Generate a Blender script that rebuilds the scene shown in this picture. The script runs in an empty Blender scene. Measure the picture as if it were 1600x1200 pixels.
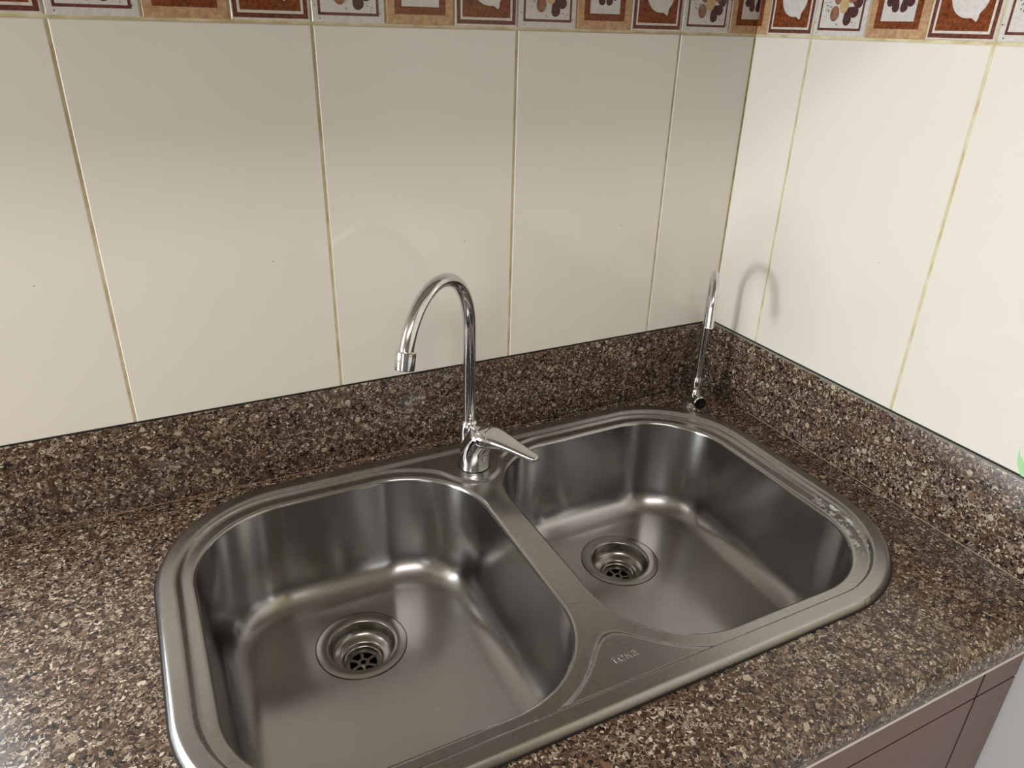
import bpy, bmesh, math, random
import numpy as np
from mathutils import Vector, Matrix

random.seed(7)
scene = bpy.context.scene
COL = scene.collection
PI = math.pi

# ------------------------------------------------------------------ camera
CAM_R = np.array([[0.8938074887686559, -0.4476590225387229, 0.02663780322669579],
                  [-0.1749513240077424, -0.40277274255361584, -0.8984242606273366],
                  [0.4129167073987282, 0.798358013296988, -0.43831983226347315]])
CAM_C = (-0.8383372847720152, -0.8915393485251625, 0.5608621265001607)
cam_data = bpy.data.cameras.new('camera')
cam_data.sensor_width = 36.0
cam_data.lens = 25.930359
cam_data.clip_start = 0.02
cam = bpy.data.objects.new('camera', cam_data)
COL.objects.link(cam)
mw = Matrix.Identity(4)
for i in range(3):
    mw[i][0] = CAM_R[0, i]
    mw[i][1] = -CAM_R[1, i]
    mw[i][2] = -CAM_R[2, i]
    mw[i][3] = CAM_C[i]
cam.matrix_world = mw
scene.camera = cam

# ------------------------------------------------------------------ world, lights, exposure
world = bpy.data.worlds.new('world')
scene.world = world
world.use_nodes = True
wbg = world.node_tree.nodes['Background']
wbg.inputs[0].default_value = (0.75, 0.86, 1.0, 1)
wbg.inputs[1].default_value = 1.0

ROOM_X0, ROOM_Y0, ROOM_Z0, ROOM_Z1 = -2.7, -2.9, -0.9, 1.6


def area_light(name, loc, direction, sx, sy, power, color):
    l = bpy.data.lights.new(name, 'AREA')
    l.shape = 'RECTANGLE'
    l.size, l.size_y = sx, sy
    l.energy = power
    l.color = color
    o = bpy.data.objects.new(name, l)
    COL.objects.link(o)
    o.location = loc
    o.rotation_euler = Vector(direction).to_track_quat('-Z', 'Y').to_euler()
    return o


WIN_Y0, WIN_Y1, WIN_Z0, WIN_Z1 = -0.42, -0.05, 0.08, 0.60
area_light('window_daylight', (ROOM_X0 - 0.02, (WIN_Y0 + WIN_Y1) / 2, (WIN_Z0 + WIN_Z1) / 2), (1, 0, 0),
           WIN_Y1 - WIN_Y0, WIN_Z1 - WIN_Z0, 33.0, (0.91, 0.965, 1.0))
BW_X0, BW_X1, BW_Z0, BW_Z1 = -2.05, -1.13, 0.13, 0.90
area_light('back_window_daylight', ((BW_X0 + BW_X1) / 2, 0.045, (BW_Z0 + BW_Z1) / 2), (0, -1, 0),
           BW_X1 - BW_X0, BW_Z1 - BW_Z0, 20.0, (0.86, 0.94, 1.0))
FILL_Y0, FILL_Y1, FILL_Z0, FILL_Z1 = -2.55, -1.75, -0.85, 1.10  # made-up opening on the left, added to brighten the low right wall
area_light('added_side_fill', (ROOM_X0 - 0.02, (FILL_Y0 + FILL_Y1) / 2, (FILL_Z0 + FILL_Z1) / 2), (1, 0, 0),
           FILL_Y1 - FILL_Y0, FILL_Z1 - FILL_Z0, 13.0, (0.88, 0.95, 1.0))
area_light('ceiling_lamp_light', (-1.25, -1.6, ROOM_Z1 - 0.07), (0, 0, -1), 1.3, 0.7, 19.0, (1.0, 0.96, 0.92))

scene.view_settings.view_transform = 'Standard'
scene.view_settings.look = 'None'
scene.view_settings.exposure = -0.13
scene.view_settings.gamma = 1.0
scene.view_settings.use_curve_mapping = False

# ------------------------------------------------------------------ helpers


def lin(r, g, b):
    f = lambda c: ((c / 255) / 12.92 if c / 255 <= 0.04045 else (((c / 255) + 0.055) / 1.055) ** 2.4)
    return (f(r), f(g), f(b), 1.0)


class NT:
    def __init__(self, name):
        self.m = bpy.data.materials.new(name)
        self.m.use_nodes = True
        self.t = self.m.node_tree
        self.b = self.t.nodes['Principled BSDF']

    def n(self, typ, **kw):
        nd = self.t.nodes.new(typ)
        for k, v in kw.items():
            if k.startswith('i_'):
                nd.inputs[k[2:].replace('_', ' ')].default_value = v
            else:
                setattr(nd, k, v)
        return nd

    def l(self, a, b):
        self.t.links.new(a, b)

    def set(self, **kw):
        for k, v in kw.items():
            self.b.inputs[k.replace('_', ' ')].default_value = v
        return self

    def coords(self, scale=None):
        tc = self.n('ShaderNodeTexCoord')
        if scale is None:
            return tc.outputs['Object']
        mp = self.n('ShaderNodeMapping')
        mp.inputs['Scale'].default_value = scale
        self.l(tc.outputs['Object'], mp.inputs['Vector'])
        return mp.outputs['Vector']

    def ramp(self, fac, stops, interp='LINEAR'):
        r = self.n('ShaderNodeValToRGB')
        r.color_ramp.interpolation = interp
        e = r.color_ramp.elements
        while len(e) > 1:
            e.remove(e[-1])
        e[0].position, e[0].color = stops[0]
        for p, c in stops[1:]:
            x = e.new(p)
            x.color = c
        self.l(fac, r.inputs['Fac'])
        return r.outputs['Color']

    def mix(self, fac, a, b, blend='MIX'):
        mx = self.n('ShaderNodeMix', data_type='RGBA', blend_type=blend)
        for sock, v in ((mx.inputs[0], fac), (mx.inputs[6], a), (mx.inputs[7], b)):
            if hasattr(v, 'is_linked'):
                self.l(v, sock)
            else:
                sock.default_value = v
        return mx.outputs[2]

    def math(self, op, a, b=None, c=None):
        nd = self.n('ShaderNodeMath', operation=op)
        for i, v in enumerate((a, b, c)):
            if v is None:
                continue
            if hasattr(v, 'is_linked'):
                self.l(v, nd.inputs[i])
            else:
                nd.inputs[i].default_value = v
        return nd.outputs[0]

    def noise(self, vec, scale, detail=3.0, rough=0.5, dist=0.0):
        nd = self.n('ShaderNodeTexNoise', i_Scale=scale, i_Detail=detail, i_Roughness=rough, i_Distortion=dist)
        self.l(vec, nd.inputs['Vector'])
        return nd

    def bump(self, height, strength, distance):
        bp = self.n('ShaderNodeBump', i_Strength=strength, i_Distance=distance)
        self.l(height, bp.inputs['Height'])
        self.l(bp.outputs['Normal'], self.b.inputs['Normal'])
        return bp


def simple(name, col, rough=0.5, metal=0.0):
    return NT(name).set(Base_Color=col, Roughness=rough, Metallic=metal).m


# ------------------------------------------------------------------ materials
def mat_tile(name, col, spec_thr):
    t = NT(name)
    v = t.coords()
    n = t.noise(v, 3.0, 2.0)
    c2 = (col[0] * 0.95, col[1] * 0.94, col[2] * 0.92, 1)
    base = t.mix(n.outputs['Fac'], c2, col)
    # sparse fly specks on the glaze
    vo = t.n('ShaderNodeTexVoronoi', i_Scale=26.0)
    t.l(v, vo.inputs['Vector'])
    sp = t.math('LESS_THAN', vo.outputs['Distance'], 0.028)
    sr = t.n('ShaderNodeSeparateColor')
    t.l(vo.outputs['Color'], sr.inputs[0])
    pick = t.math('GREATER_THAN', sr.outputs[0], spec_thr)
    f = t.math('MULTIPLY', t.math('MULTIPLY', sp, pick), 0.75)
    base = t.mix(f, base, lin(95, 100, 88))
    t.l(base, t.b.inputs['Base Color'])
    t.set(Roughness=0.09)
    n2 = t.noise(v, 9.0, 1.0)
    t.bump(n2.outputs['Fac'], 0.12, 0.004)
    return t.m


M = {}
M['tile'] = mat_tile('cream_glazed_tile', lin(238, 232, 222), 0.6)


def mat_granite():
    t = NT('brown_granite')
    v = t.coords()
    nd = t.noise(v, 190.0, 3.0)
    add = t.n('ShaderNodeVectorMath', operation='MULTIPLY_ADD')
    t.l(nd.outputs['Color'], add.inputs[0])
    add.inputs[1].default_value = (0.007, 0.007, 0.007)
    t.l(v, add.inputs[2])
    dv = add.outputs[0]

    def cell(scale, vec=dv):
        vo = t.n('ShaderNodeTexVoronoi', i_Scale=scale, i_Randomness=1.0)
        t.l(vec, vo.inputs['Vector'])
        s = t.n('ShaderNodeSeparateColor')
        t.l(vo.outputs['Color'], s.inputs[0])
        return vo, s
    K = lin(22, 19, 19)
    D = lin(54, 42, 36)
    B = lin(78, 61, 50)
    R_ = lin(98, 75, 60)
    T = lin(114, 95, 80)
    G = lin(144, 128, 110)
    L = lin(196, 183, 166)
    va, sa = cell(520.0)
    ca = t.ramp(sa.outputs[0], [(0.0, K), (0.10, D), (0.30, B), (0.52, R_), (0.66, T), (0.82, G), (0.93, L)], 'CONSTANT')
    vb, sb = cell(300.0)
    cb = t.ramp(sb.outputs[0], [(0.0, K), (0.10, D), (0.32, B), (0.55, R_), (0.70, T), (0.86, G), (0.96, L)], 'CONSTANT')
    # which grain size shows
    pick = t.math('GREATER_THAN', sb.outputs[1], 0.58)
    c = t.mix(pick, ca, cb)
    # thin pale outlines round some pebbles
    vc = t.n('ShaderNodeTexVoronoi', feature='DISTANCE_TO_EDGE', i_Scale=150.0)
    t.l(dv, vc.inputs['Vector'])
    vc2, sc_ = cell(150.0)
    ring = t.math('MULTIPLY', t.math('LESS_THAN', t.math('ABSOLUTE', t.math('SUBTRACT', vc.outputs['Distance'], 0.13)), 0.05),
                  t.math('GREATER_THAN', sc_.outputs[0], 0.86))
    c = t.mix(t.math('MULTIPLY', ring, 0.7), c, lin(188, 174, 158))
    # larger pale and rust pebbles
    vd, sd = cell(80.0)
    peb = t.math('MULTIPLY', t.math('LESS_THAN', vd.outputs['Distance'], 0.30), t.math('GREATER_THAN', sd.outputs[0], 0.93))
    pc = t.ramp(sd.outputs[1], [(0.0, lin(186, 174, 152)), (0.45, lin(122, 90, 74)), (0.75, lin(150, 128, 112))], 'CONSTANT')
    c = t.mix(t.math('MULTIPLY', peb, 0.8), c, pc)
    # cloudy tone
    n3 = t.noise(v, 28.0, 2.0)
    c = t.mix(0.5, c, t.ramp(n3.outputs['Fac'], [(0.3, (0.42, 0.40, 0.40, 1)), (0.7, (0.62, 0.60, 0.58, 1))]), 'OVERLAY')
    t.l(c, t.b.inputs['Base Color'])
    t.set(Roughness=0.26)
    n4 = t.noise(v, 300.0, 2.0)
    t.bump(n4.outputs['Fac'], 0.05, 0.001)
    return t.m


M['granite'] = mat_granite()


def mat_steel(name, base, rough, stretch, aniso=0.0, fine_amt=0.10, bump=0.035, lime=None):
    t = NT(name)
    v = t.coords()
    vs = t.coords(stretch)
    fine = t.noise(vs, 1.0, 3.0, 0.6)
    blot = t.noise(v, 16.0, 4.0, 0.65, 0.4)
    blot2 = t.noise(v, 70.0, 3.0, 0.6)
    r = t.math('ADD', t.math('MULTIPLY', fine.outputs['Fac'], fine_amt),
               t.math('ADD', t.math('MULTIPLY', blot.outputs['Fac'], 0.07), rough - 0.085))
    t.l(r, t.b.inputs['Roughness'])
    f = t.math('ADD', t.math('MULTIPLY', blot.outputs['Fac'], 0.6), t.math('MULTIPLY', blot2.outputs['Fac'], 0.4))
    c = t.ramp(f, [(0.35, (base[0] * 0.945, base[1] * 0.94, base[2] * 0.93, 1)), (0.65, base)])
    # lime scale droplets
    vo = t.n('ShaderNodeTexVoronoi', i_Scale=60.0)
    t.l(v, vo.inputs['Vector'])
    sr = t.n('ShaderNodeSeparateColor')
    t.l(vo.outputs['Color'], sr.inputs[0])
    drop = t.math('MULTIPLY', t.math('LESS_THAN', vo.outputs['Distance'], 0.10), t.math('GREATER_THAN', sr.outputs[0], 0.86))
    c = t.mix(t.math('MULTIPLY', drop, 0.30), c, lin(205, 200, 190))
    if lime:
        # lime crust left in the channel at the right front corner
        px = t.n('ShaderNodeVectorMath', operation='DISTANCE')
        t.l(v, px.inputs[0])
        px.inputs[1].default_value = lime
        near_ = t.n('ShaderNodeMapRange', interpolation_type='SMOOTHSTEP')
        near_.inputs['From Min'].default_value = 0.085
        near_.inputs['From Max'].default_value = 0.035
        t.l(px.outputs['Value'], near_.inputs['Value'])
        nl = t.noise(v, 120.0, 4.0, 0.7)
        zz = t.n('ShaderNodeSeparateXYZ')
        t.l(v, zz.inputs[0])
        low = t.math('LESS_THAN', zz.outputs['Z'], 0.0052)
        msk = t.math('MULTIPLY', t.math('MULTIPLY', near_.outputs['Result'], t.math('GREATER_THAN', nl.outputs['Fac'], 0.54)), low)
        c = t.mix(t.math('MULTIPLY', msk, 0.75), c, lin(196, 204, 198))
        t.l(t.math('SUBTRACT', 1.0, t.math('MULTIPLY', msk, 0.8)), t.b.inputs['Metallic'])
    t.l(c, t.b.inputs['Base Color'])
    t.set(Metallic=1.0)
    if aniso:
        # the brushing runs round the bowl and fades out at its middle
        tc = t.n('ShaderNodeTexCoord')
        sx = t.n('ShaderNodeSeparateXYZ')
        t.l(tc.outputs['Generated'], sx.inputs[0])
        gx_ = t.math('SUBTRACT', sx.outputs['X'], 0.5)
        gy_ = t.math('SUBTRACT', sx.outputs['Y'], 0.5)
        gr = t.math('SQRT', t.math('ADD', t.math('MULTIPLY', gx_, gx_), t.math('MULTIPLY', gy_, gy_)))
        ar = t.n('ShaderNodeMapRange', interpolation_type='SMOOTHSTEP')
        ar.inputs['From Min'].default_value = 0.05
        ar.inputs['From Max'].default_value = 0.30
        ar.inputs['To Max'].default_value = aniso
        t.l(gr, ar.inputs['Value'])
        t.l(ar.outputs['Result'], t.b.inputs['Anisotropic'])
        t.b.inputs['Anisotropic Rotation'].default_value = ANISO_ROT
        tg = t.n('ShaderNodeTangent', direction_type='RADIAL', axis='Z')
        t.l(tg.outputs[0], t.b.inputs['Tangent'])
    if bump:
        t.bump(fine.outputs['Fac'], bump, 0.0005)
    return t.m


ANISO_ROT = 0.25
M['steel'] = mat_steel('brushed_steel', lin(170, 168, 166), 0.32, (60.0, 900.0, 900.0), 0.0, 0.015, 0.0, (0.372, -0.135, 0.003))
M['steel_bowl'] = mat_steel('satin_steel_bowl', lin(168, 166, 165), 0.25, (500.0, 500.0, 40.0), 0.85, 0.04, 0.0)
M['steel_drain'] = mat_steel('drain_steel', lin(150, 146, 142), 0.27, (400.0, 400.0, 400.0), 0.0, 0.02, 0.003)


def mat_chrome():
    t = NT('worn_chrome')
    v = t.coords()
    n = t.noise(v, 500.0, 3.0, 0.7)
    n2 = t.noise(v, 60.0, 2.0)
    r = t.math('ADD', 0.05, t.math('MULTIPLY', t.math('GREATER_THAN', n.outputs['Fac'], 0.66), 0.22))
    r = t.math('ADD', r, t.math('MULTIPLY', n2.outputs['Fac'], 0.05))
    t.l(r, t.b.inputs['Roughness'])
    t.set(Base_Color=lin(214, 213, 214), Metallic=1.0)
    return t.m


M['chrome'] = mat_chrome()
M['chrome_dark'] = simple('dark_chrome', lin(80, 82, 88), 0.15, 1.0)
M['black'] = simple('black_void', lin(8, 8, 8), 0.8)
M['dark_ring'] = simple('dark_ring_black', lin(18, 16, 15), 0.6)


def mat_grout():
    t = NT('yellowed_grout')
    v = t.coords()
    n = t.noise(v, 40.0, 3.0)
    c = t.ramp(n.outputs['Fac'], [(0.3, lin(186, 168, 120)), (0.5, lin(214, 200, 158)), (0.7, lin(228, 218, 186))])
    t.l(c, t.b.inputs['Base Color'])
    t.set(Roughness=0.7)
    return t.m


M['grout'] = mat_grout()
M['sealant'] = simple('grey_green_sealant', lin(138, 138, 126), 0.45)
M['joint'] = simple('dark_joint', lin(24, 20, 18), 0.8)
M['paint'] = simple('white_wall_paint', lin(246, 248, 250), 0.5)
M['paint_dim'] = simple('cream_wall_paint', lin(214, 208, 198), 0.7)
M['ceiling'] = simple('ceiling_paint', lin(225, 218, 206), 0.8)
M['floor'] = simple('floor_tile_beige', lin(112, 96, 82), 0.35)


def mottled(name, a, b, scale=180.0, rough=0.16):
    t = NT(name)
    n = t.noise(t.coords(), scale, 4.0, 0.65)
    t.l(t.ramp(n.outputs['Fac'], [(0.32, a), (0.66, b)]), t.b.inputs['Base Color'])
    t.set(Roughness=rough)
    return t.m


M['p_cream'] = mottled('print_cream', lin(208, 196, 184), lin(228, 219, 208), 120.0)
M['p_tan'] = mottled('print_tan', lin(172, 128, 92), lin(206, 172, 132))
M['p_rust'] = mottled('print_rust', lin(82, 36, 16), lin(148, 80, 42))
M['p_frame'] = mottled('print_dark_frame', lin(84, 44, 36), lin(124, 72, 60))
M['p_purple'] = mottled('print_purple', lin(60, 32, 32), lin(98, 62, 60), 240.0)
M['p_brown'] = mottled('print_brown', lin(120, 80, 56), lin(168, 122, 92), 240.0)
M['p_white'] = mottled('print_white', lin(206, 200, 194), lin(226, 220, 214), 200.0)
M['p_gold'] = mottled('print_gold', lin(190, 156, 108), lin(214, 186, 142), 240.0)


def mat_laminate():
    t = NT('brown_laminate')
    n = t.noise(t.coords((6.0, 6.0, 60.0)), 3.0, 4.0, 0.6)
    t.l(t.ramp(n.outputs['Fac'], [(0.3, lin(117, 90, 80)), (0.7, lin(124, 97, 87))]), t.b.inputs['Base Color'])
    t.set(Roughness=0.35)
    return t.m


M['laminate'] = mat_laminate()
M['carcass'] = simple('dark_red_carcass', lin(58, 10, 7), 0.5)
M['green'] = simple('green_paint', lin(172, 222, 168), 0.4)
M['white_frame'] = simple('white_frame', lin(235, 235, 232), 0.4)


def mesh_obj(name, verts, faces, mat, parent=None, smooth=False, loc=None, mats=None, fmat=None):
    me = bpy.data.meshes.new(name)
    me.from_pydata([tuple(map(float, v)) for v in verts], [], [tuple(int(i) for i in f) for f in faces])
    if mats:
        for m in mats:
            me.materials.append(m)
        if fmat is not None:
            me.polygons.foreach_set('material_index', fmat)
    elif mat is not None:
        me.materials.append(mat)
    if smooth:
        me.polygons.foreach_set('use_smooth', [True] * len(me.polygons))
    me.update()
    o = bpy.data.objects.new(name, me)
    COL.objects.link(o)
    if parent is not None:
        o.parent = parent
    if loc is not None:
        o.location = loc
    return o


def fix_normals(o):
    bm = bmesh.new()
    bm.from_mesh(o.data)
    bmesh.ops.recalc_face_normals(bm, faces=bm.faces)
    bm.to_mesh(o.data)
    bm.free()
    return o


def auto_smooth(o, deg=35):
    bm = bmesh.new()
    bm.from_mesh(o.data)
    for f in bm.faces:
        f.smooth = True
    for e in bm.edges:
        e.smooth = not (len(e.link_faces) == 2 and e.calc_face_angle(0) > math.radians(deg))
    bm.to_mesh(o.data)
    bm.free()
    return o


class Geo:
    def __init__(self):
        self.v, self.f, self.m = [], [], []

    def add(self, v, f, mi=0):
        b = len(self.v)
        self.v += list(v)
        for q in f:
            self.f.append([i + b for i in q])
            self.m.append(mi)

    def box(self, x0, x1, y0, y1, z0, z1, mi=0):
        v = [(x, y, z) for z in (z0, z1) for y in (y0, y1) for x in (x0, x1)]
        self.add(v, [(0, 2, 3, 1), (4, 5, 7, 6), (0, 1, 5, 4), (2, 6, 7, 3), (0, 4, 6, 2), (1, 3, 7, 5)], mi)
        return self

    def build(self, name, mat, parent=None, mats=None, loc=None):
        return mesh_obj(name, self.v, self.f, mat, parent, mats=mats, fmat=self.m if mats else None, loc=loc)


def bevel(o, w, seg=2, deg=35):
    bm = bmesh.new()
    bm.from_mesh(o.data)
    es = [e for e in bm.edges if len(e.link_faces) == 2 and e.calc_face_angle(0) > math.radians(30)]
    bmesh.ops.bevel(bm, geom=es, offset=w, segments=seg, profile=0.5, affect='EDGES')
    bm.to_mesh(o.data)
    bm.free()
    return auto_smooth(o, deg)


def thing(name, label, cat, loc=(0, 0, 0), group=None):
    o = bpy.data.objects.new(name, None)
    COL.objects.link(o)
    o.empty_display_size = 0.05
    o.location = loc
    o['label'] = label
    o['category'] = cat
    if group:
        o['group'] = group
    return o


def tag(o, label, cat, group=None):
    o['label'] = label
    o['category'] = cat
    if group:
        o['group'] = group
    return o


def struct(o, label=None, cat=None):
    o['kind'] = 'structure'
    if label:
        o['label'] = label
    if cat:
        o['category'] = cat
    return o


def frame_of(t):
    t = Vector(t).normalized()
    u = t.orthogonal().normalized()
    return u, t.cross(u)


def tube(name, pts, radii, mat, parent, n=32, cap=True):
    """swept circle with parallel transport"""
    pts = [Vector(p) for p in pts]
    if not hasattr(radii, '__len__'):
        radii = [radii] * len(pts)
    v, f = [], []
    u = None
    for i, p in enumerate(pts):
        t = (pts[min(i + 1, len(pts) - 1)] - pts[max(i - 1, 0)]).normalized()
        if u is None:
            u = t.orthogonal().normalized()
        u = (u - t * u.dot(t)).normalized()
        w = t.cross(u)
        for k in range(n):
            a = 2 * PI * k / n
            v.append(p + (u * math.cos(a) + w * math.sin(a)) * radii[i])
    for i in range(len(pts) - 1):
        for k in range(n):
            f.append((i * n + k, i * n + (k + 1) % n, (i + 1) * n + (k + 1) % n, (i + 1) * n + k))
    if cap:
        f.append(tuple(range(n - 1, -1, -1)))
        f.append(tuple((len(pts) - 1) * n + k for k in range(n)))
    o = mesh_obj(name, v, f, mat, parent)
    fix_normals(o)
    return auto_smooth(o, 40)


def lathe(name, prof, mat, parent, n=64, loc=(0, 0, 0), close_bottom=False, flip=False):
    """prof: list of (r, z)"""
    v, f = [], []
    for r, z in prof:
        for k in range(n):
            a = 2 * PI * k / n
            v.append((r * math.cos(a), r * math.sin(a), z))
    for i in range(len(prof) - 1):
        for k in range(n):
            q = (i * n + k, i * n + (k + 1) % n, (i + 1) * n + (k + 1) % n, (i + 1) * n + k)
            f.append(q[::-1] if flip else q)
    if close_bottom:
        f.append(tuple((len(prof) - 1) * n + k for k in range(n)))
    o = mesh_obj(name, v, f, mat, parent, loc=loc)
    return auto_smooth(o, 38)


# ------------------------------------------------------------------ room shell
TILE_W = 0.25
AL, AR = 0.1343, 0.1038            # first grout line from the corner, back wall / right wall
Z_SPLASH, Z_BORD = 0.1187, 0.5560   # top of upstand, grout line under the border
BORD_H = TILE_W / 3
GR = 0.003                          # grout width
T_IN = 0.0018                       # grout recess

# back wall and right wall: the grout bed is the wall itself, tiles are its pieces
wb = (Geo().box(BW_X1, 0.12, T_IN, 0.12, ROOM_Z0, ROOM_Z1).box(ROOM_X0 - 0.1, BW_X0, T_IN, 0.12, ROOM_Z0, ROOM_Z1)
      .box(BW_X0, BW_X1, T_IN, 0.12, ROOM_Z0, BW_Z0).box(BW_X0, BW_X1, T_IN, 0.12, BW_Z1, ROOM_Z1).build('wall_back', M['grout']))
struct(wb)
wr = Geo().box(T_IN, 0.12, ROOM_Y0 - 0.1, T_IN, 0.0, ROOM_Z1).build('wall_right', M['grout'])
struct(wr)
lower = Geo().box(0.0005, 0.12, ROOM_Y0 - 0.1, T_IN, ROOM_Z0, -0.0005).build('painted_base', M['paint'], wr)

g = Geo()
x0 = ROOM_X0
g.box(x0 - 0.1, x0, ROOM_Y0, FILL_Y0, ROOM_Z0, ROOM_Z1)
g.box(x0 - 0.1, x0, FILL_Y0, FILL_Y1, ROOM_Z0, FILL_Z0)  # below the opening made for the added side light
g.box(x0 - 0.1, x0, FILL_Y0, FILL_Y1, FILL_Z1, ROOM_Z1)
g.box(x0 - 0.1, x0, FILL_Y1, WIN_Y0, ROOM_Z0, ROOM_Z1)
g.box(x0 - 0.1, x0, WIN_Y1, T_IN, ROOM_Z0, ROOM_Z1)
g.box(x0 - 0.1, x0, WIN_Y0, WIN_Y1, ROOM_Z0, WIN_Z0)
g.box(x0 - 0.1, x0, WIN_Y0, WIN_Y1, WIN_Z1, ROOM_Z1)
struct(g.build('wall_left', M['paint_dim']))
struct(Geo().box(ROOM_X0 - 0.1, 0.12, ROOM_Y0 - 0.1, ROOM_Y0, ROOM_Z0, ROOM_Z1).build('wall_front', simple('taupe_wall_paint', lin(126, 118, 110), 0.7)))
struct(Geo().box(ROOM_X0 - 0.1, 0.12, ROOM_Y0 - 0.1, 0.12, ROOM_Z0 - 0.1, ROOM_Z0).build('floor', M['floor']))
struct(Geo().box(ROOM_X0 - 0.1, 0.12, ROOM_Y0 - 0.1, 0.12, ROOM_Z1, ROOM_Z1 + 0.1).build('ceiling', M['ceiling']))
g = Geo()
for (a, b, c, d) in ((WIN_Y0, WIN_Y0 + 0.03, WIN_Z0, WIN_Z1), (WIN_Y1 - 0.03, WIN_Y1, WIN_Z0, WIN_Z1),
                     (WIN_Y0 + 0.03, WIN_Y1 - 0.03, WIN_Z0, WIN_Z0 + 0.03), (WIN_Y0 + 0.03, WIN_Y1 - 0.03, WIN_Z1 - 0.03, WIN_Z1)):
    g.box(x0 - 0.07, x0 - 0.04, a, b, c, d)
struct(g.build('window_1', M['white_frame']))
g = Geo()
for (a, b, c, d) in ((BW_X0, BW_X0 + 0.03, BW_Z0, BW_Z1), (BW_X1 - 0.03, BW_X1, BW_Z0, BW_Z1),
                     (BW_X0 + 0.03, BW_X1 - 0.03, BW_Z0, BW_Z0 + 0.03), (BW_X0 + 0.03, BW_X1 - 0.03, BW_Z1 - 0.03, BW_Z1)):
    g.box(a, b, 0.05, 0.09, c, d)
struct(g.build('window_2', M['white_frame']))


# ---- plain tiles
def tile_mesh(name, w, h, t=0.008, c=0.0011):
    """front face at local y=0 looking to -y, origin at lower left corner"""
    v = [(0, c, 0), (w, c, 0), (w, c, h), (0, c, h),
         (c, 0, c), (w - c, 0, c), (w - c, 0, h - c), (c, 0, h - c),
         (0, t, 0), (w, t, 0), (w, t, h), (0, t, h)]
    f = [(4, 5, 6, 7), (0, 1, 5, 4), (1, 2, 6, 5), (2, 3, 7, 6), (3, 0, 4, 7),
         (8, 9, 1, 0), (9, 10, 2, 1), (10, 11, 3, 2), (11, 8, 0, 3)]
    me = bpy.data.meshes.new(name)
    me.from_pydata(v, [], f)
    me.materials.append(M['tile'])
    return me


ROWS = [(Z_SPLASH, Z_BORD), (Z_BORD + BORD_H, Z_BORD + BORD_H + 0.40)]


def lay_tiles(wall, lines, rot, end):
    """lines: distances of grout lines from the corner; rot: 'back' or 'right'"""
    cuts = [0.0] + [a for a in lines if a < end] + [end]
    cache = {}
    for r, (z0, z1) in enumerate(ROWS):
        for a, b in zip(cuts[:-1], cuts[1:]):
            ga = GR / 2 if a > 0 else 0.0012
            w = (b - a) - ga - GR / 2
            zb = z0 + (GR / 2 if r else 0.0)
            h = z1 - GR / 2 - zb
            key = (round(w, 4), round(h, 4))
            if key not in cache:
                cache[key] = tile_mesh('tile', *key)
            o = bpy.data.objects.new('tile', cache[key])
            COL.objects.link(o)
            o.parent = wall
            if rot == 'back':
                o.location = (-(a + ga) - w, random.uniform(-0.0002, 0.0002), zb)
            else:
                o.location = (random.uniform(-0.0002, 0.0002), -(a + ga), zb)
                o.rotation_euler = (0, 0, -PI / 2)


lay_tiles(wb, [AL + k * TILE_W for k in range(4)], 'back', -BW_X1)
lay_tiles(wr, [AR + k * TILE_W for k in range(12)], 'right', 1.9)


# ---- border tiles: printed glaze as thin flat layers on a real tile
def ellipse(cx, cy, a, b, rot=0.0, n=20):
    c, s = math.cos(rot), math.sin(rot)
    return [(cx + a * math.cos(t) * c - b * math.sin(t) * s, cy + a * math.cos(t) * s + b * math.sin(t) * c)
            for t in (2 * PI * k / n for k in range(n))]


def heart(cx, cy, s, rot):
    """heart petal, point at (cx, cy), lobes away along rot"""
    pts = []
    for k in range(28):
        t = 2 * PI * k / 28
        x = 16 * math.sin(t) ** 3
        y = 13 * math.cos(t) - 5 * math.cos(2 * t) - 2 * math.cos(3 * t) - math.cos(4 * t)
        x, y = x / 17 * 0.62, (y + 17) / 30
        c, sn = math.cos(rot), math.sin(rot)
        pts.append((cx + s * (y * c - x * sn), cy + s * (y * sn + x * c)))
    return pts


def rect(i):
    return [(i, i), (1 - i, i), (1 - i, 1 - i), (i, 1 - i)]


def lemon_outline():
    pts = []
    cx, cy, a, b, rot = 0.53, 0.56, 0.270, 0.290, 0.25
    c, s = math.cos(rot), math.sin(rot)
    for k in range(64):
        t = 2 * PI * k / 64
        r = 1.0
        d = math.atan2(math.sin(t + PI / 2 - 0.22), math.cos(t + PI / 2 - 0.22))   # nipple at the lower right
        r += 0.27 * math.exp(-(d / 0.13) ** 2)
        d2 = math.atan2(math.sin(t - PI / 2), math.cos(t - PI / 2))
        r += 0.18 * math.exp(-(d2 / 0.14) ** 2)
        x, y = a * r * math.cos(t), b * r * math.sin(t)
        pts.append((cx + x * c - y * s, cy + x * s + y * c))
    return pts


def scallop(seed, n, lo, hi, lo2, hi2):
    rnd = random.Random(seed)
    return [(rnd.uniform(lo, hi), rnd.uniform(lo2, hi2)) for _ in range(n)]


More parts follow.
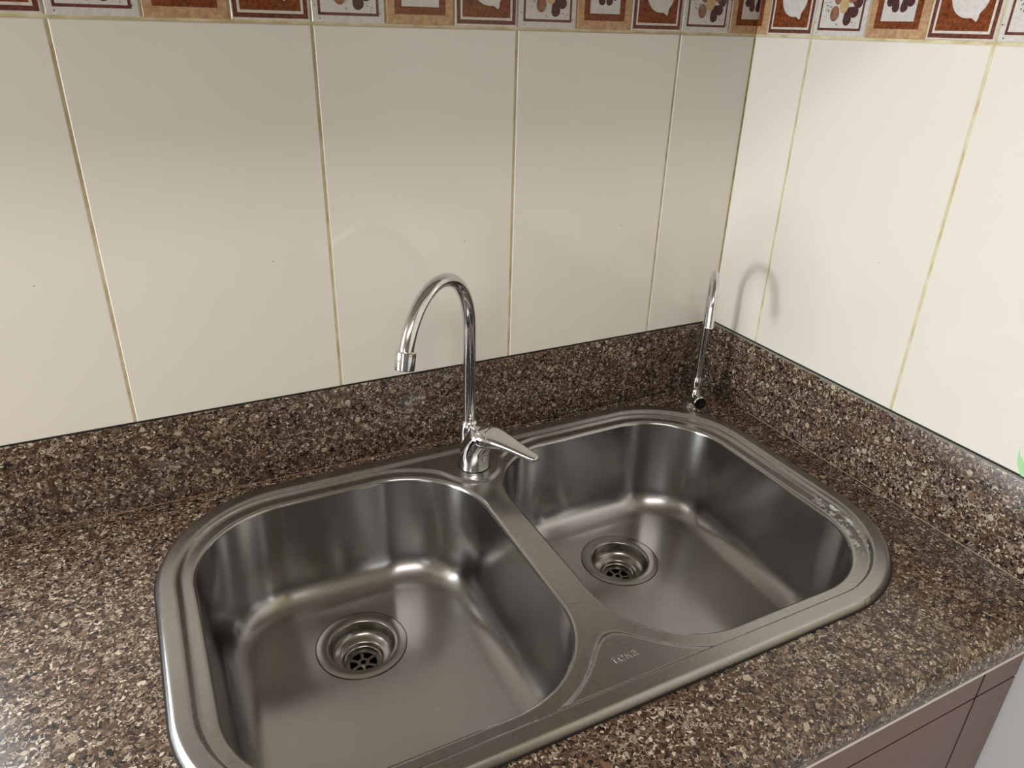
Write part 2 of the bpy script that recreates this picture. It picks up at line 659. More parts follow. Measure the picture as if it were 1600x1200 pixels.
MOTIF = {
    'lemon': [(rect(0.030), 'p_frame'), (rect(0.085), 'p_cream'), (rect(0.118), 'p_rust'), (lemon_outline(), 'p_white')],
    'grape': [(rect(0.085), 'p_frame'), (rect(0.120), 'p_white'),
              (heart(0.44, 0.68, 0.28, 2.95), 'p_purple'), (heart(0.56, 0.42, 0.27, -0.80), 'p_purple'),
              (ellipse(0.78, 0.50, 0.09, 0.11, 0.5), 'p_purple'), (heart(0.60, 0.76, 0.30, 0.9), 'p_purple'),
              (ellipse(0.52, 0.80, 0.085, 0.11, 0.1), 'p_brown'), (ellipse(0.36, 0.83, 0.085, 0.10, 0.3), 'p_gold'),
              (ellipse(0.41, 0.55, 0.082, 0.105, 0.1), 'p_brown'), (ellipse(0.56, 0.70, 0.088, 0.11, 0.0), 'p_brown'),
              (ellipse(0.54, 0.44, 0.085, 0.115, 0.05), 'p_gold'), (ellipse(0.69, 0.58, 0.095, 0.12, -0.25), 'p_brown'),
              (ellipse(0.38, 0.32, 0.082, 0.108, 0.0), 'p_brown')]
             + [(ellipse(x, y, 0.008, 0.008, 0, 8), 'p_purple') for x, y in scallop(3, 9, 0.18, 0.30, 0.34, 0.50)]
             + [(ellipse(x, y, 0.007, 0.007, 0, 8), 'p_purple') for x, y in scallop(5, 9, 0.45, 0.84, 0.15, 0.21)]
             + [(ellipse(x, y, 0.009, 0.009, 0, 8), 'p_purple') for x, y in ((0.04, 0.20), (0.10, 0.045), (0.92, 0.12), (0.95, 0.5))],
    'flower': [(rect(0.125), 'p_rust'), (rect(0.225), 'p_white')]
              + [(heart(0.5 + 0.055 * math.cos(a), 0.60 + 0.055 * math.sin(a), 0.215, a), 'p_purple') for a in (-2.2, -0.94, 0.94, 2.2)]
              + [(ellipse(0.5, 0.60, 0.032, 0.036, 0, 14), 'p_purple')],
}
BASE = {'lemon': 'p_cream', 'grape': 'p_white', 'flower': 'p_tan'}


def border_mesh(kind, c0=None, c1=None):
    """square border tile; c0/c1 keep only that span of its width (a cut tile)"""
    w = h = BORD_H - 0.0016
    src = tile_mesh('border_tile', w, h)
    src.materials.clear()
    names = []
    for n_ in [BASE[kind]] + [m for _, m in MOTIF[kind]]:
        if n_ not in names:
            names.append(n_)
    for n_ in names:
        src.materials.append(M[n_])
    bm = bmesh.new()
    bm.from_mesh(src)
    for i, (poly, mn) in enumerate(MOTIF[kind]):
        y = -0.00006 * (i + 1)
        vs = [bm.verts.new((px * w, y - 0.0001, py * h)) for px, py in poly]
        f = bm.faces.new(vs)
        f.material_index = names.index(mn)
        f.normal_update()
        if f.normal.y > 0:
            f.normal_flip()
    if c0 is not None:
        for pos, nrm in ((c0 * w, (-1, 0, 0)), (c1 * w, (1, 0, 0))):
            bmesh.ops.bisect_plane(bm, geom=bm.verts[:] + bm.edges[:] + bm.faces[:], plane_co=(pos, 0, 0), plane_no=nrm,
                                   clear_outer=True)
        bmesh.ops.translate(bm, verts=bm.verts, vec=(-c0 * w, 0, 0))
    bm.to_mesh(src)
    bm.free()
    return src


full = {k: border_mesh(k) for k in MOTIF}
ZB0 = Z_BORD + GR / 2


def put_border(wall, me, a0, width, side):
    """a0: distance of the tile's near edge from the corner"""
    o = bpy.data.objects.new('border_tile', me)
    COL.objects.link(o)
    o.parent = wall
    j = random.uniform(-0.0004, 0.0003)
    if side == 'back':
        o.location = (-a0 - width, j, ZB0)
    else:
        o.location = (j, -a0, ZB0)
        o.rotation_euler = (0, 0, -PI / 2)


# back wall, from the corner leftwards: cut flower, grape | lemon, flower, grape | ...
fw = BORD_H - 0.0016
rest = (AL - BORD_H)
put_border(wb, border_mesh('flower', 0.0, (rest - 0.0016) / fw), 0.0008, rest - 0.0016, 'back')
put_border(wb, full['grape'], rest + 0.0008, fw, 'back')
for k in range(4):
    for j, kind in enumerate(('lemon', 'flower', 'grape')):
        put_border(wb, full[kind], AL + k * TILE_W + j * BORD_H + 0.0008, fw, 'back')
# right wall, from the corner towards the viewer: rest of the flower, lemon | grape, flower, lemon | ...
rest = AR - BORD_H
put_border(wr, border_mesh('flower', 1 - (rest - 0.0016) / fw, 1.0), 0.0008, rest - 0.0016, 'right')
put_border(wr, full['lemon'], rest + 0.0008, fw, 'right')
for k in range(3):
    for j, kind in enumerate(('grape', 'flower', 'lemon')):
        put_border(wr, full[kind], AR + k * TILE_W + j * BORD_H + 0.0008, fw, 'right')

# green paint smear on the right wall, just above the upstand
sm = [(0.0, 0.150), (0.004, 0.140), (0.009, 0.137), (0.013, 0.128), (0.020, 0.124), (0.024, 0.119), (0.012, 0.1187), (0.006, 0.126), (0.002, 0.134)]
v = [(-0.0004, -0.515 - a * 0.9, z) for a, z in sm] + [(0.0, -0.515 - a * 0.9, z) for a, z in sm]
nS = len(sm)
mesh_obj('paint_smear', v, [tuple(range(nS))] + [(i, i + nS, (i + 1) % nS + nS, (i + 1) % nS) for i in range(nS)], M['green'], wr)

# ------------------------------------------------------------------ sink geometry functions
SX0, SX1, SY0, SY1, SR = -0.893, -0.062, -0.521, -0.026, 0.158
BOWLS = [(-0.857, -0.499, -0.487, -0.067, 0.116), (-0.470, -0.108, -0.487, -0.069, 0.116)]
Z_RIM, Z_PANEL, Z_LEDGE = 0.0095, 0.0062, 0.0030
FAUCET = (-0.482, -0.086)


def sd_rr(x, y, b):
    x0_, x1_, y0_, y1_, r = b
    cx, cy, hx, hy = (x0_ + x1_) / 2, (y0_ + y1_) / 2, (x1_ - x0_) / 2, (y1_ - y0_) / 2
    qx = np.abs(x - cx) - (hx - r)
    qy = np.abs(y - cy) - (hy - r)
    return np.hypot(np.maximum(qx, 0), np.maximum(qy, 0)) + np.minimum(np.maximum(qx, qy), 0) - r


def sstep(a, b, x):
    t = np.clip((x - a) / (b - a), 0, 1)
    return t * t * (3 - 2 * t)


OUT = (SX0, SX1, SY0, SY1, SR)


def deck_height(x, y):
    d = -sd_rr(x, y, OUT)
    s1, s2 = sd_rr(x, y, BOWLS[0]), sd_rr(x, y, BOWLS[1])
    k = 0.055
    hh = np.clip(0.5 + 0.5 * (s2 - s1) / k, 0, 1)
    s = s2 * (1 - hh) + s1 * hh - k * hh * (1 - hh)
    fd = np.hypot(x - FAUCET[0], y - FAUCET[1]) - 0.040       # round pad under the faucet
    off = 0.0165 - 0.004 * sstep(-0.42, -0.15, y)
    p = s - off
    k2 = 0.012
    q = -fd
    h2 = np.clip(0.5 + 0.5 * (p - q) / k2, 0, 1)
    p = q * (1 - h2) + p * h2 + k2 * h2 * (1 - h2)
    inner = Z_LEDGE + (Z_PANEL - Z_LEDGE) * sstep(-0.0017, 0.0017, p)
    # rim: rounded outer slope, flat top, step down to the deck
    back = sstep(-0.47, -0.32, y)
    w_in = 0.0024 + 0.0081 * back
    e_in = 0.0205 - 0.003 * back
    up = np.clip(d / 0.0065, 0, 1)
    rim = 0.0009 + (Z_RIM - 0.0009) * np.sqrt(1 - (1 - up) ** 2)
    t = sstep(0, 1, (d - e_in) / w_in)
    return rim * (1 - t) + inner * t


# ------------------------------------------------------------------ granite worktop
HOLE = (SX0 + 0.010, SX1 - 0.010, SY0 + 0.010, SY1 - 0.010, SR - 0.010)


def rr_points(b, n, inset=0.0):
    """n points round a rounded rectangle, parametrised by angle of the corner arcs + sides"""
    x0_, x1_, y0_, y1_, r = b
    x0_ += inset
    x1_ -= inset
    y0_ += inset
    y1_ -= inset
    r = max(r - inset, 0.004)
    q = n // 4
    na = q * 3 // 4
    ns = q - na
    pts = []
    for ci, (cx, cy, a0) in enumerate(((x1_ - r, y1_ - r, 0.0), (x0_ + r, y1_ - r, PI / 2), (x0_ + r, y0_ + r, PI), (x1_ - r, y0_ + r, 1.5 * PI))):
        for k in range(na):
            a = a0 + (PI / 2) * k / (na - 1)
            pts.append((cx + r * math.cos(a), cy + r * math.sin(a)))
        nx = ((x0_ + r, y1_), (x0_, y0_ + r), (x1_ - r, y0_), (x1_, y1_ - r))[ci]
        p0 = pts[-1]
        for k in range(1, ns + 1):
            t = k / (ns + 1)
            pts.append((p0[0] + (nx[0] - p0[0]) * t, p0[1] + (nx[1] - p0[1]) * t))
    return pts


CT_X0, CT_YF, CT_T = -2.3, -0.590, 0.040
g = Geo()
hp = rr_points(HOLE, 128)
cx, cy = (HOLE[0] + HOLE[1]) / 2, (HOLE[2] + HOLE[3]) / 2
RX0, RX1, RY0, RY1 = -0.96, 0.0, CT_YF, 0.0


def to_rect(p):
    dx, dy = p[0] - cx, p[1] - cy
    t = 1e9
    if dx > 1e-9:
        t = min(t, (RX1 - cx) / dx)
    if dx < -1e-9:
        t = min(t, (RX0 - cx) / dx)
    if dy > 1e-9:
        t = min(t, (RY1 - cy) / dy)
    if dy < -1e-9:
        t = min(t, (RY0 - cy) / dy)
    return (cx + dx * t, cy + dy * t)


# outer ring including the four corners
ring = [(p, to_rect(p)) for p in hp]
v, f = [], []
n = len(ring)
for (hx, hy), (rx, ry) in ring:
    v += [(hx, hy, 0), (rx, ry, 0), (hx, hy, -CT_T)]
for i in range(n):
    j = (i + 1) % n
    a, b = ring[i][1], ring[j][1]
    f.append((3 * i, 3 * i + 2, 3 * j + 2, 3 * j))
    onx = lambda p: abs(p[0] - RX0) < 1e-6 or abs(p[0] - RX1) < 1e-6
    ony = lambda p: abs(p[1] - RY0) < 1e-6 or abs(p[1] - RY1) < 1e-6
    if abs(a[0] - b[0]) > 1e-6 and abs(a[1] - b[1]) > 1e-6:
        c = (RX1 if max(a[0], b[0]) > RX1 - 1e-6 else RX0, RY1 if max(a[1], b[1]) > RY1 - 1e-6 else RY0, 0)
        v.append(c)
        f.append((3 * i, 3 * j, 3 * j + 1, len(v) - 1, 3 * i + 1))
    else:
        f.append((3 * i, 3 * j, 3 * j + 1, 3 * i + 1))
g.add(v, f)
# left part of the slab, top face
g.add([(CT_X0, CT_YF, 0), (RX0, CT_YF, 0), (RX0, 0, 0), (CT_X0, 0, 0)], [(0, 1, 2, 3)])
# bullnose front edge as a swept profile
prof = [(CT_YF, 0.0)]
rb = 0.024
for k in range(1, 13):
    a = PI / 2 * k / 12
    prof.append((CT_YF - rb * math.sin(a) * 1.25, -rb + rb * math.cos(a)))
prof += [(CT_YF - 0.0298, -0.030), (CT_YF - 0.028, -0.0355), (CT_YF - 0.024, -0.0385), (CT_YF - 0.020, -CT_T), (CT_YF + 0.03, -CT_T)]
v = [(x, y, z) for x in (CT_X0, 0.0) for y, z in prof]
m_ = len(prof)
g.add(v, [(i, i + 1, i + 1 + m_, i + m_) for i in range(m_ - 1)])
g.add([(CT_X0, 0, 0), (CT_X0, CT_YF, 0), (CT_X0, CT_YF, -CT_T), (CT_X0, 0, -CT_T)], [(0, 1, 2, 3)])
wt = thing('worktop', 'long speckled brown granite worktop the double sink is set into', 'worktop', (0, 0, 0))
slab = g.build('slab', M['granite'], wt)
bm = bmesh.new()
bm.from_mesh(slab.data)
bmesh.ops.remove_doubles(bm, verts=bm.verts, dist=1e-5)
bmesh.ops.recalc_face_normals(bm, faces=bm.faces)
bm.to_mesh(slab.data)
bm.free()
auto_smooth(slab, 30)
# pale strip under the front edge: light caught by the bevel, put into colour
es = Geo().box(CT_X0, 0.0, CT_YF - 0.0268, CT_YF - 0.004, -0.0426, -0.0374).build('edge_strip', simple('pale_edge', lin(232, 220, 208), 0.4), wt)

# upstands
SPL_T = 0.0035
bs = Geo().box(CT_X0, -SPL_T, -SPL_T, 0.0016, 0.0004, Z_SPLASH - 0.0012).build('upstand', M['granite'])
bevel(bs, 0.0012, 2)
tag(bs, 'low speckled granite upstand along the back wall behind the sink', 'backsplash')
bs2 = Geo().box(-SPL_T, 0.0016, -0.640, -0.0002, 0.0004, Z_SPLASH - 0.0030).build('upstand', M['granite'])
bevel(bs2, 0.0012, 2)
tag(bs2, 'low speckled granite upstand along the right wall, paler in the light', 'backsplash')
Geo().box(-0.0030, 0.0014, -0.636, -0.004, Z_SPLASH - 0.0032, Z_SPLASH - 0.0012).build('sealant_bead', M['sealant'], bs2)
Geo().box(-0.0040, -0.0034, -0.60, -0.12, 0.0, 0.0009).build('sealant_line', simple('pale_sealant', lin(176, 158, 136), 0.5), bs2)
Geo().box(-1.6, -0.36, -0.0040, -0.0034, 0.0, 0.0008).build('sealant_line', simple('rusty_sealant', lin(150, 120, 98), 0.5), bs)
Geo().box(-0.36, -0.06, -0.0040, -0.0034, 0.0, 0.0012).build('sealant_line', M['joint'], bs)
Geo().box(BW_X1, -0.001, -0.0006, 0.0016, Z_SPLASH - 0.0013, Z_SPLASH + 0.0001).build('joint_line', M['joint'], bs)
Geo().box(-0.0006, 0.0016, -1.5, -0.001, Z_SPLASH - 0.0013, Z_SPLASH + 0.0001).build('joint_line', M['joint'], bs2)

# ------------------------------------------------------------------ sink
sink = thing('kitchen_sink', 'brushed steel double bowl sink set into the granite worktop', 'sink', ((SX0 + SX1) / 2, (SY0 + SY1) / 2, 0))
SL = Vector(sink.location)


def sink_local(vs):
    return [(x - SL.x, y - SL.y, z - SL.z) for x, y, z in vs]


h = 0.0016
xs = np.arange(SX0 - h, SX1 + 2 * h, h)
ys = np.arange(SY0 - h, SY1 + 2 * h, h)
X, Y = np.meshgrid(xs, ys, indexing='ij')


def region(x, y):
    return np.maximum(sd_rr(x, y, OUT), np.maximum(-sd_rr(x, y, BOWLS[0]), -sd_rr(x, y, BOWLS[1])))


S = region(X, Y)
keepv = S < 0.5 * h
# snap the vertices next to an outline onto it
near = np.abs(S) < 0.9 * h
for _ in range(3):
    e = 1e-5
    s0 = region(X, Y)
    gx = (region(X + e, Y) - region(X - e, Y)) / (2 * e)
    gy = (region(X, Y + e) - region(X, Y - e)) / (2 * e)
    gn = np.maximum(gx * gx + gy * gy, 1e-6)
    snap = near & keepv & (np.abs(S) < 0.5 * h)
    X = np.where(snap, X - gx * s0 / gn, X)
    Y = np.where(snap, Y - gy * s0 / gn, Y)
Z = deck_height(X, Y)
idx = -np.ones(X.shape, int)
face_ok = keepv[:-1, :-1] & keepv[1:, :-1] & keepv[1:, 1:] & keepv[:-1, 1:]
tri = []
idx[keepv] = np.arange(keepv.sum())
V = np.stack([X[keepv], Y[keepv], Z[keepv]], 1)
quads = np.stack([idx[:-1, :-1], idx[1:, :-1], idx[1:, 1:], idx[:-1, 1:]], -1)
F = quads[face_ok].tolist()
cnt = keepv[:-1, :-1].astype(int) + keepv[1:, :-1] + keepv[1:, 1:] + keepv[:-1, 1:]
for q in quads[cnt == 3]:
    F.append([i for i in q if i >= 0])
deck = mesh_obj('deck', sink_local(V), F, M['steel'], sink, smooth=True)
bm = bmesh.new()
bm.from_mesh(deck.data)
bmesh.ops.delete(bm, geom=[q for q in bm.verts if not q.link_faces], context='VERTS')
bm.to_mesh(deck.data)
bm.free()

# thin near-black ring round the outer edge of the rim
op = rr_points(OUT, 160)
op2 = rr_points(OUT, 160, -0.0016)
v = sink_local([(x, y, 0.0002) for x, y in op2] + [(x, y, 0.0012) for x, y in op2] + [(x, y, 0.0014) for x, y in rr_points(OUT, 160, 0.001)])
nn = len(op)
mesh_obj('dark_ring', v, [(i + a * nn, (i + 1) % nn + a * nn, (i + 1) % nn + (a + 1) * nn, i + (a + 1) * nn) for a in (0, 1) for i in range(nn)], M['dark_ring'], sink)

ZF = -0.150     # bowl floor at the drain
DR = 0.0575     # drain flange radius
NB = 160
DRAIN = [(-0.680, -0.193), (-0.2885, -0.193)]


def bowl_mesh(b, dc):
    prof = []       # inset, z
    rl = 0.0055
    for k in range(9):
        a = PI / 2 * k / 8
        prof.append((rl * math.sin(a), Z_LEDGE - rl + rl * math.cos(a)))
    zt = Z_LEDGE - rl
    draft = math.tan(math.radians(4.5))
    rf = 0.036
    zb = ZF + 0.004
    zw = zb + rf * 0.95
    for k in range(1, 9):
        z = zt + (zw - zt) * k / 8
        prof.append((rl + (zt - z) * draft, z))
    i0 = prof[-1][0]
    for k in range(1, 15):
        a = PI / 2 * k / 14
        prof.append((i0 + rf * (1 - math.cos(a)), zw - rf * 0.95 * math.sin(a)))
    v, f = [], []
    for ins, z in prof:
        v += [(x, y, z) for x, y in rr_points(b, NB, ins)]
    last = rr_points(b, NB, prof[-1][0])
    zl = prof[-1][1]
    circ = []
    for x, y in last:
        a = math.atan2(y - dc[1], x - dc[0])
        circ.append((dc[0] + DR * math.cos(a), dc[1] + DR * math.sin(a)))
    for k in range(1, 13):
        t = k / 12
        v += [(p[0] + (c[0] - p[0]) * t, p[1] + (c[1] - p[1]) * t, zl + (ZF - zl) * (t * (2 - t))) for p, c in zip(last, circ)]
    rows = len(prof) + 12
    for r in range(rows - 1):
        for k in range(NB):
            k2 = (k + 1) % NB
            f.append((r * NB + k, (r + 1) * NB + k, (r + 1) * NB + k2, r * NB + k2))
    return v, f


for bi, (b, dc) in enumerate(zip(BOWLS, DRAIN)):
    v, f = bowl_mesh(b, dc)
    bw = mesh_obj('bowl', sink_local(v), f, M['steel_bowl'], sink, smooth=True)
    fix_normals(bw)
    # make sure the inside faces up
    if bw.data.polygons[len(bw.data.polygons) - 1].normal.z < 0:
        bw.data.flip_normals()
    bw.data.polygons.foreach_set('use_smooth', [True] * len(bw.data.polygons))
    loc = (dc[0] - SL.x, dc[1] - SL.y, ZF - SL.z)
    dprof = [(0.0577, -0.0002), (0.0573, -0.0013), (0.0568, -0.0013), (0.0563, 0.0005), (0.0555, 0.0008), (0.044, 0.0004), (0.0420, -0.0001),
             (0.0408, -0.0012), (0.0400, -0.003), (0.0392, -0.012), (0.0375, -0.0165), (0.034, -0.0195), (0.0285, -0.0215),
             (0.0262, -0.0222), (0.0252, -0.0236), (0.0244, -0.0262), (0.0236, -0.0275), (0.0228, -0.0280), (0.0222, -0.0300), (0.0218, -0.0345), (0.0212, -0.060)]
    dr = lathe('drain', dprof, M['steel_drain'], bw, 72, loc, flip=True)
    # strainer plate: rim, six spokes and a hub with a hole
    zs = -0.0325
    sg = Geo()
    ns = 72

    def ringprism(r0, r1, z0, z1):
        v = []
        for k in range(ns):
            a = 2 * PI * k / ns
            c, s = math.cos(a), math.sin(a)
            v += [(r0 * c, r0 * s, z1), (r1 * c, r1 * s, z1), (r1 * c, r1 * s, z0), (r0 * c, r0 * s, z0)]
        f = []
        for k in range(ns):
            a, b2 = 4 * k, 4 * ((k + 1) % ns)
            for q in range(4):
                q2 = (q + 1) % 4
                f.append((a + q, a + q2, b2 + q2, b2 + q))
        sg.add(v, f)
    ringprism(0.0172, 0.0217, zs - 0.002, zs)
    ringprism(0.0040, 0.0076, zs - 0.002, zs + 0.0006)
    ringprism(0.0036, 0.0056, zs - 0.002, zs + 0.0016)
    for k in range(6):
        a = 2 * PI * k / 6 + 0.38 + bi * 0.3
        c, s = math.cos(a), math.sin(a)
        wv = 0.0016
        v = [(r * c - t * s, r * s + t * c, z) for z in (zs - 0.002, zs) for r, t in ((0.0065, -wv), (0.0182, -wv * 1.4), (0.0182, wv * 1.4), (0.0065, wv))]
        sg.add(v, [(0, 3, 2, 1), (4, 5, 6, 7), (0, 1, 5, 4), (1, 2, 6, 5), (2, 3, 7, 6), (3, 0, 4, 7)])
    st = sg.build('strainer', M['steel_drain'], bw, loc=loc)
    fix_normals(st)
    lathe('waste_pipe', [(0.0215, -0.058), (0.0001, -0.058)], M['black'], bw, 24, loc)

# embossed mark on the front panel between the bowls
cu = bpy.data.curves.new('mark', 'FONT')
cu.body = 'teka'
cu.size = 0.0165
cu.extrude = 0.0004
cu.bevel_depth = 0.0003
cu.bevel_resolution = 2
cu.offset = -0.0003
cu.space_character = 1.05
tmp = bpy.data.objects.new('tmp', cu)
COL.objects.link(tmp)
dg = bpy.context.evaluated_depsgraph_get()
me = bpy.data.meshes.new_from_object(tmp.evaluated_get(dg))
bpy.data.objects.remove(tmp)
me.name = 'embossed_mark'
me.materials.clear()
me.materials.append(M['steel'])
mk = bpy.data.objects.new('embossed_mark', me)
COL.objects.link(mk)
mk.parent = sink
mk.location = (-0.5015 - SL.x, -0.4745 - SL.y, Z_PANEL + 0.0001)

# ------------------------------------------------------------------ main faucet
fa = thing('kitchen_faucet', 'tall chrome gooseneck mixer faucet with a lever, standing between the two bowls', 'faucet', (-0.480, -0.0905, Z_PANEL))
FL = Vector(fa.location)


def fl(p):
    return Vector(p) - FL


LA = Vector((0.574, -0.819, 0.0))
LP = Vector((LA.y, -LA.x, 0)) * -1      # sideways
# body: loft leaning towards the lever
v, f = [], []
NBd = 48
rings = [(0.0, 0.0215, 0.0005), (0.0, 0.0217, 0.0015), (0.0, 0.0212, 0.003), (0.0, 0.0208, 0.010), (0.001, 0.0206, 0.022), (0.004, 0.0206, 0.032),
         (0.009, 0.0208, 0.042), (0.014, 0.0210, 0.050), (0.017, 0.0205, 0.0545), (0.018, 0.018, 0.057), (0.018, 0.004, 0.058)]
for s, r, z in rings:
    tilt = 0.55 * max(0.0, (z - 0.02) / 0.038)
    for k in range(NBd):
        a = 2 * PI * k / NBd
        u = LA * (r * math.cos(a)) + LP * (r * math.sin(a))
        v.append(tuple(LA * s + u + Vector((0, 0, z - r * math.cos(a) * math.tan(tilt) * 0.6))))
for i in range(len(rings) - 1):
    for k in range(NBd):
        k2 = (k + 1) % NBd
        f.append((i * NBd + k, i * NBd + k2, (i + 1) * NBd + k2, (i + 1) * NBd + k))
f.append(tuple((len(rings) - 1) * NBd + k for k in range(NBd)))
body = mesh_obj('body', v, f, M['chrome'], fa)
fix_normals(body)
auto_smooth(body, 50)
lathe('base_ring', [(0.0, -0.0002), (0.0222, -0.0002), (0.0222, 0.0009), (0.0, 0.0009)], M['dark_ring'], fa, 48)
# collar holding the spout
PX, PY = -0.4795, -0.0725
cl = [(0.0, 0.0), (0.0128, 0.0005), (0.0132, 0.020), (0.0134, 0.048), (0.0128, 0.056), (0.0110, 0.0615), (0.0094, 0.063), (0.0, 0.063)]
co = lathe('collar', cl, M['chrome'], fa, 40, tuple(fl((PX, PY, Z_PANEL))))
# spout
R_S, TH, H_S, EXT = 0.0836, -2.4237, 0.2072, 2.8701
d = Vector((math.cos(TH), math.sin(TH), 0))
pts = [Vector((PX, PY, z)) for z in np.linspace(0.05, H_S, 12)]
for a in np.linspace(0, EXT, 49)[1:]:
    pts.append(Vector((PX, PY, 0)) + d * (R_S - R_S * math.cos(a)) + Vector((0, 0, H_S + R_S * math.sin(a))))
td = d * math.sin(EXT) + Vector((0, 0, math.cos(EXT)))
end = pts[-1].copy()
pts.append(end - td * 0.001)
pts[-1] = end + td * 0.001
tube('spout', [fl(p) for p in pts], 0.0084, M['chrome'], fa, 36)
ap = [end + td * s for s in (-0.0060, -0.0058, -0.0050, 0.0135, 0.0150, 0.0154, 0.0150, 0.004)]
tube('aerator', [fl(p) for p in ap], [0.0084, 0.0108, 0.0115, 0.0115, 0.0110, 0.0102, 0.0092, 0.0090], M['chrome'], fa, 40)
# lever: lofted teardrop
sec = [(-0.0050, 0.0030, 0.0600, 0.0520), (-0.0035, 0.0085, 0.0625, 0.0480), (0.0000, 0.0135, 0.0645, 0.0455), (0.0080, 0.0190, 0.0672, 0.0445),
       (0.0180, 0.0215, 0.0685, 0.0450), (0.0280, 0.0212, 0.0680, 0.0470), (0.0380, 0.0192, 0.0658, 0.0500), (0.0500, 0.0162, 0.0622, 0.0510),
       (0.0640, 0.0130, 0.0580, 0.0490), (0.0780, 0.0106, 0.0540, 0.0454), (0.0880, 0.0090, 0.0512, 0.0428), (0.0940, 0.0076, 0.0496, 0.0420), (0.0965, 0.0056, 0.0488, 0.0424), (0.0978, 0.0024, 0.0478, 0.0436)]
v, f = [], []
NS_ = 28
for s, w, zt, zb in sec:
    zc = zb + (zt - zb) * 0.42
    for k in range(NS_):
        a = 2 * PI * k / NS_
        ca, sa = math.cos(a), math.sin(a)
        ex = math.copysign(abs(ca) ** 0.60, ca) * w
        if sa >= 0:
            ez = zc + (zt - zc) * sa ** 0.42
        else:
            ez = zc - (zc - zb) * abs(sa) ** 0.8
            ex *= 0.96
        p = LA * s + LP * ex
        v.append((p.x, p.y, ez - Z_PANEL))
for i in range(len(sec) - 1):
    for k in range(NS_):
        k2 = (k + 1) % NS_
        f.append((i * NS_ + k, i * NS_ + k2, (i + 1) * NS_ + k2, (i + 1) * NS_ + k))
f.append(tuple(range(NS_)))
f.append(tuple((len(sec) - 1) * NS_ + k for k in range(NS_)))
lv = mesh_obj('lever', v, f, M['chrome'], fa)
fix_normals(lv)
auto_smooth(lv, 60)

# faint engraved script across the lever cap (not legible)
sc_pts = []
for k in range(33):
    t = k / 32
    w_ = 0.0085 - 0.017 * t
    s_ = 0.0215 + 0.0016 * math.sin(t * 34.0) * (0.6 + 0.4 * math.sin(t * 9))
    q = LA * s_ + LP * w_
    sc_pts.append(Vector((q.x, q.y, 0.0686 - 0.9 * w_ * w_ / 0.0215 * 0.09 - Z_PANEL)))
tube('engraved_script', sc_pts, 0.00022, M['chrome_dark'], lv, 6)

# ------------------------------------------------------------------ small filter tap in the corner
TX, TY = -0.0665, -0.0612
ta = thing('filter_tap', 'slim chrome gooseneck filter tap standing in the corner behind the right bowl', 'faucet', (TX, TY, 0))
lathe('base_flange', [(0.0, 0.0), (0.0212, 0.0002), (0.0212, 0.0020), (0.0200, 0.0034), (0.0168, 0.0042), (0.0155, 0.0060), (0.0128, 0.0075), (0.0, 0.0076)], M['chrome'], ta, 44)
lathe('body', [(0.0, 0.004), (0.0118, 0.005), (0.0112, 0.016), (0.0098, 0.026), (0.0078, 0.031), (0.0, 0.031)], M['chrome'], ta, 36)
lathe('collar', [(0.0, 0.030), (0.0078, 0.030), (0.0084, 0.033), (0.0094, 0.034), (0.0096, 0.050), (0.0088, 0.0515), (0.0, 0.0515)], M['chrome'], ta, 32)
kd = Vector((-0.30, -0.95, 0.0)).normalized()
kp = [Vector((0, 0, 0.0135)) + kd * s for s in (0.0, 0.010, 0.0105, 0.021, 0.0222, 0.0226)]
kn = tube('knob', kp, [0.0084, 0.0084, 0.0114, 0.0116, 0.0110, 0.0102], M['chrome'], ta, 36)
kp = [Vector((0, 0, 0.0135)) + kd * s for s in (0.0222, 0.0230)]
tube('knob_cap', kp, [0.0098, 0.0096], M['chrome_dark'], kn, 32)
R_T, TT, H_T, ET = 0.0475, -2.275, 0.190, 2.955
d = Vector((math.cos(TT), math.sin(TT), 0))
pts = [Vector((0, 0, z)) for z in np.linspace(0.04, H_T, 8)]
for a in np.linspace(0, ET, 41)[1:]:
    pts.append(d * (R_T - R_T * math.cos(a)) + Vector((0, 0, H_T + R_T * math.sin(a))))
td = d * math.sin(ET) + Vector((0, 0, math.cos(ET)))
pts.append(pts[-1] + td * 0.012)
pts.append(pts[-1] + td * 0.012)
sp = tube('spout', pts, 0.0057, M['chrome'], ta, 28)
tube('outlet_tip', [pts[-1] - td * 0.0002, pts[-1] + td * 0.0012], [0.0060, 0.0058], M['white_frame'], ta, 24)

# ------------------------------------------------------------------ base cabinet
YF = -0.600
cab = thing('base_cabinet', 'brown laminate base cabinet with dark red gaps below the worktop front', 'cabinet', (-0.6, YF + 0.3, ROOM_Z0))


def cb(name, a, b, z0, z1, mat, y0=YF, y1=YF + 0.018, parent=cab):
    o = Geo().box(a + 0.6, b + 0.6, y0 - YF - 0.3, y1 - YF - 0.3, z0 - ROOM_Z0, z1 - ROOM_Z0).build(name, mat, parent)
    return o


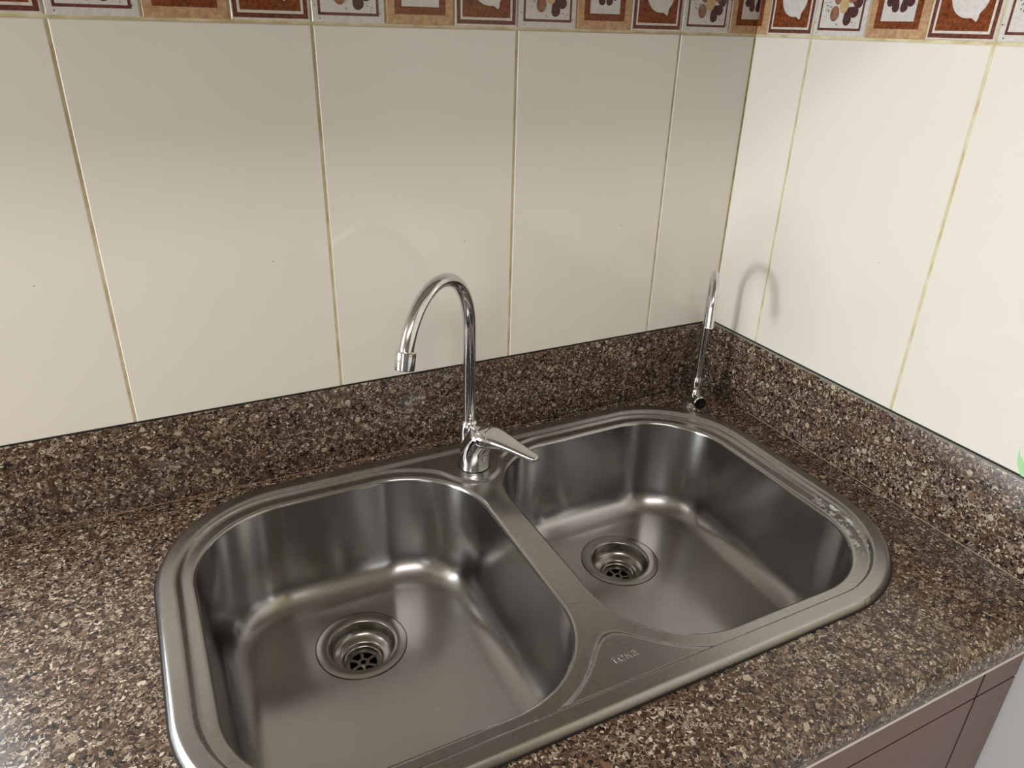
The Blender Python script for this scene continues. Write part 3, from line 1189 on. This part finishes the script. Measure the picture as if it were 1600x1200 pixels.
cb('back_panel', -1.58, -0.02, ROOM_Z0 + 0.10, -0.045, M['carcass'], YF + 0.565, YF + 0.58)
cb('bottom_panel', -1.58, -0.02, ROOM_Z0 + 0.081, ROOM_Z0 + 0.099, M['carcass'], YF + 0.0185, YF + 0.58)
cb('side_panel', -1.6, -1.581, ROOM_Z0 + 0.08, -0.045, M['carcass'], YF + 0.0185, YF + 0.58)
cb('side_panel', -0.019, -0.003, ROOM_Z0 + 0.08, -0.045, M['carcass'], YF + 0.0185, YF + 0.58)
cb('front_backing', -1.58, -0.02, ROOM_Z0 + 0.10, -0.2, M['carcass'], YF + 0.0185, YF + 0.03)
cb('carcass_rail', -1.6, -0.003, -0.199, -0.043, M['carcass'], YF + 0.0185, YF + 0.036)
cb('plinth', -1.6, -0.003, ROOM_Z0 + 0.001, ROOM_Z0 + 0.079, M['carcass'], YF + 0.05, YF + 0.07)
GAP = 0.0015
SEAM_X, SEAM_Z = -0.079, -0.1172
def panel(*args):
    o = bevel(cb(*args), 0.0006, 1)
    o.data.materials.append(M['carcass'])
    for pl in o.data.polygons:
        if pl.normal.y > -0.5:
            pl.material_index = 1
    return o


cols = [(-1.599, -1.35), (-1.35, -0.90), (-0.90, -0.49), (-0.49, SEAM_X)]
for a, b in cols:
    panel('drawer_front', a + GAP, b - GAP, SEAM_Z + GAP, -0.0432, M['laminate'])
    panel('door', a + GAP, b - GAP, ROOM_Z0 + 0.081, SEAM_Z - GAP, M['laminate'])
panel('filler_strip', SEAM_X + GAP, -0.0035, SEAM_Z + GAP, -0.0432, M['laminate'])
panel('filler_strip', SEAM_X + GAP, -0.0035, ROOM_Z0 + 0.081, SEAM_Z - GAP, M['laminate'])

# ------------------------------------------------------------------ unseen wall cabinet over the sink, added to shade the back wall's top
WCZ = 0.64
wc = thing('unseen_wall_cabinet', 'unseen brown laminate wall cabinet added high over the sink to shade the back wall', 'cabinet', (-1.0, -0.16, WCZ))
Geo().box(-0.999, 0.998, -0.145, 0.158, 0.0, 0.70).build('carcass', simple('white_melamine', lin(176, 164, 150), 0.5), wc)
for k in range(4):
    Geo().box(-0.999 + k * 0.4995 + 0.0015, -0.999 + (k + 1) * 0.4995 - 0.0015, -0.165, -0.1455, -0.01, 0.70).build('door', M['laminate'], wc)

# ------------------------------------------------------------------ ceiling lamp (gives the warm room light)
lamp = Geo().box(-0.67, 0.67, -0.37, 0.37, 0.0, 0.05).build('ceiling_lamp', M['white_frame'], loc=(-1.25, -1.6, ROOM_Z1 - 0.0505))
tag(lamp, 'flat white rectangular ceiling lamp over the kitchen floor', 'lamp')
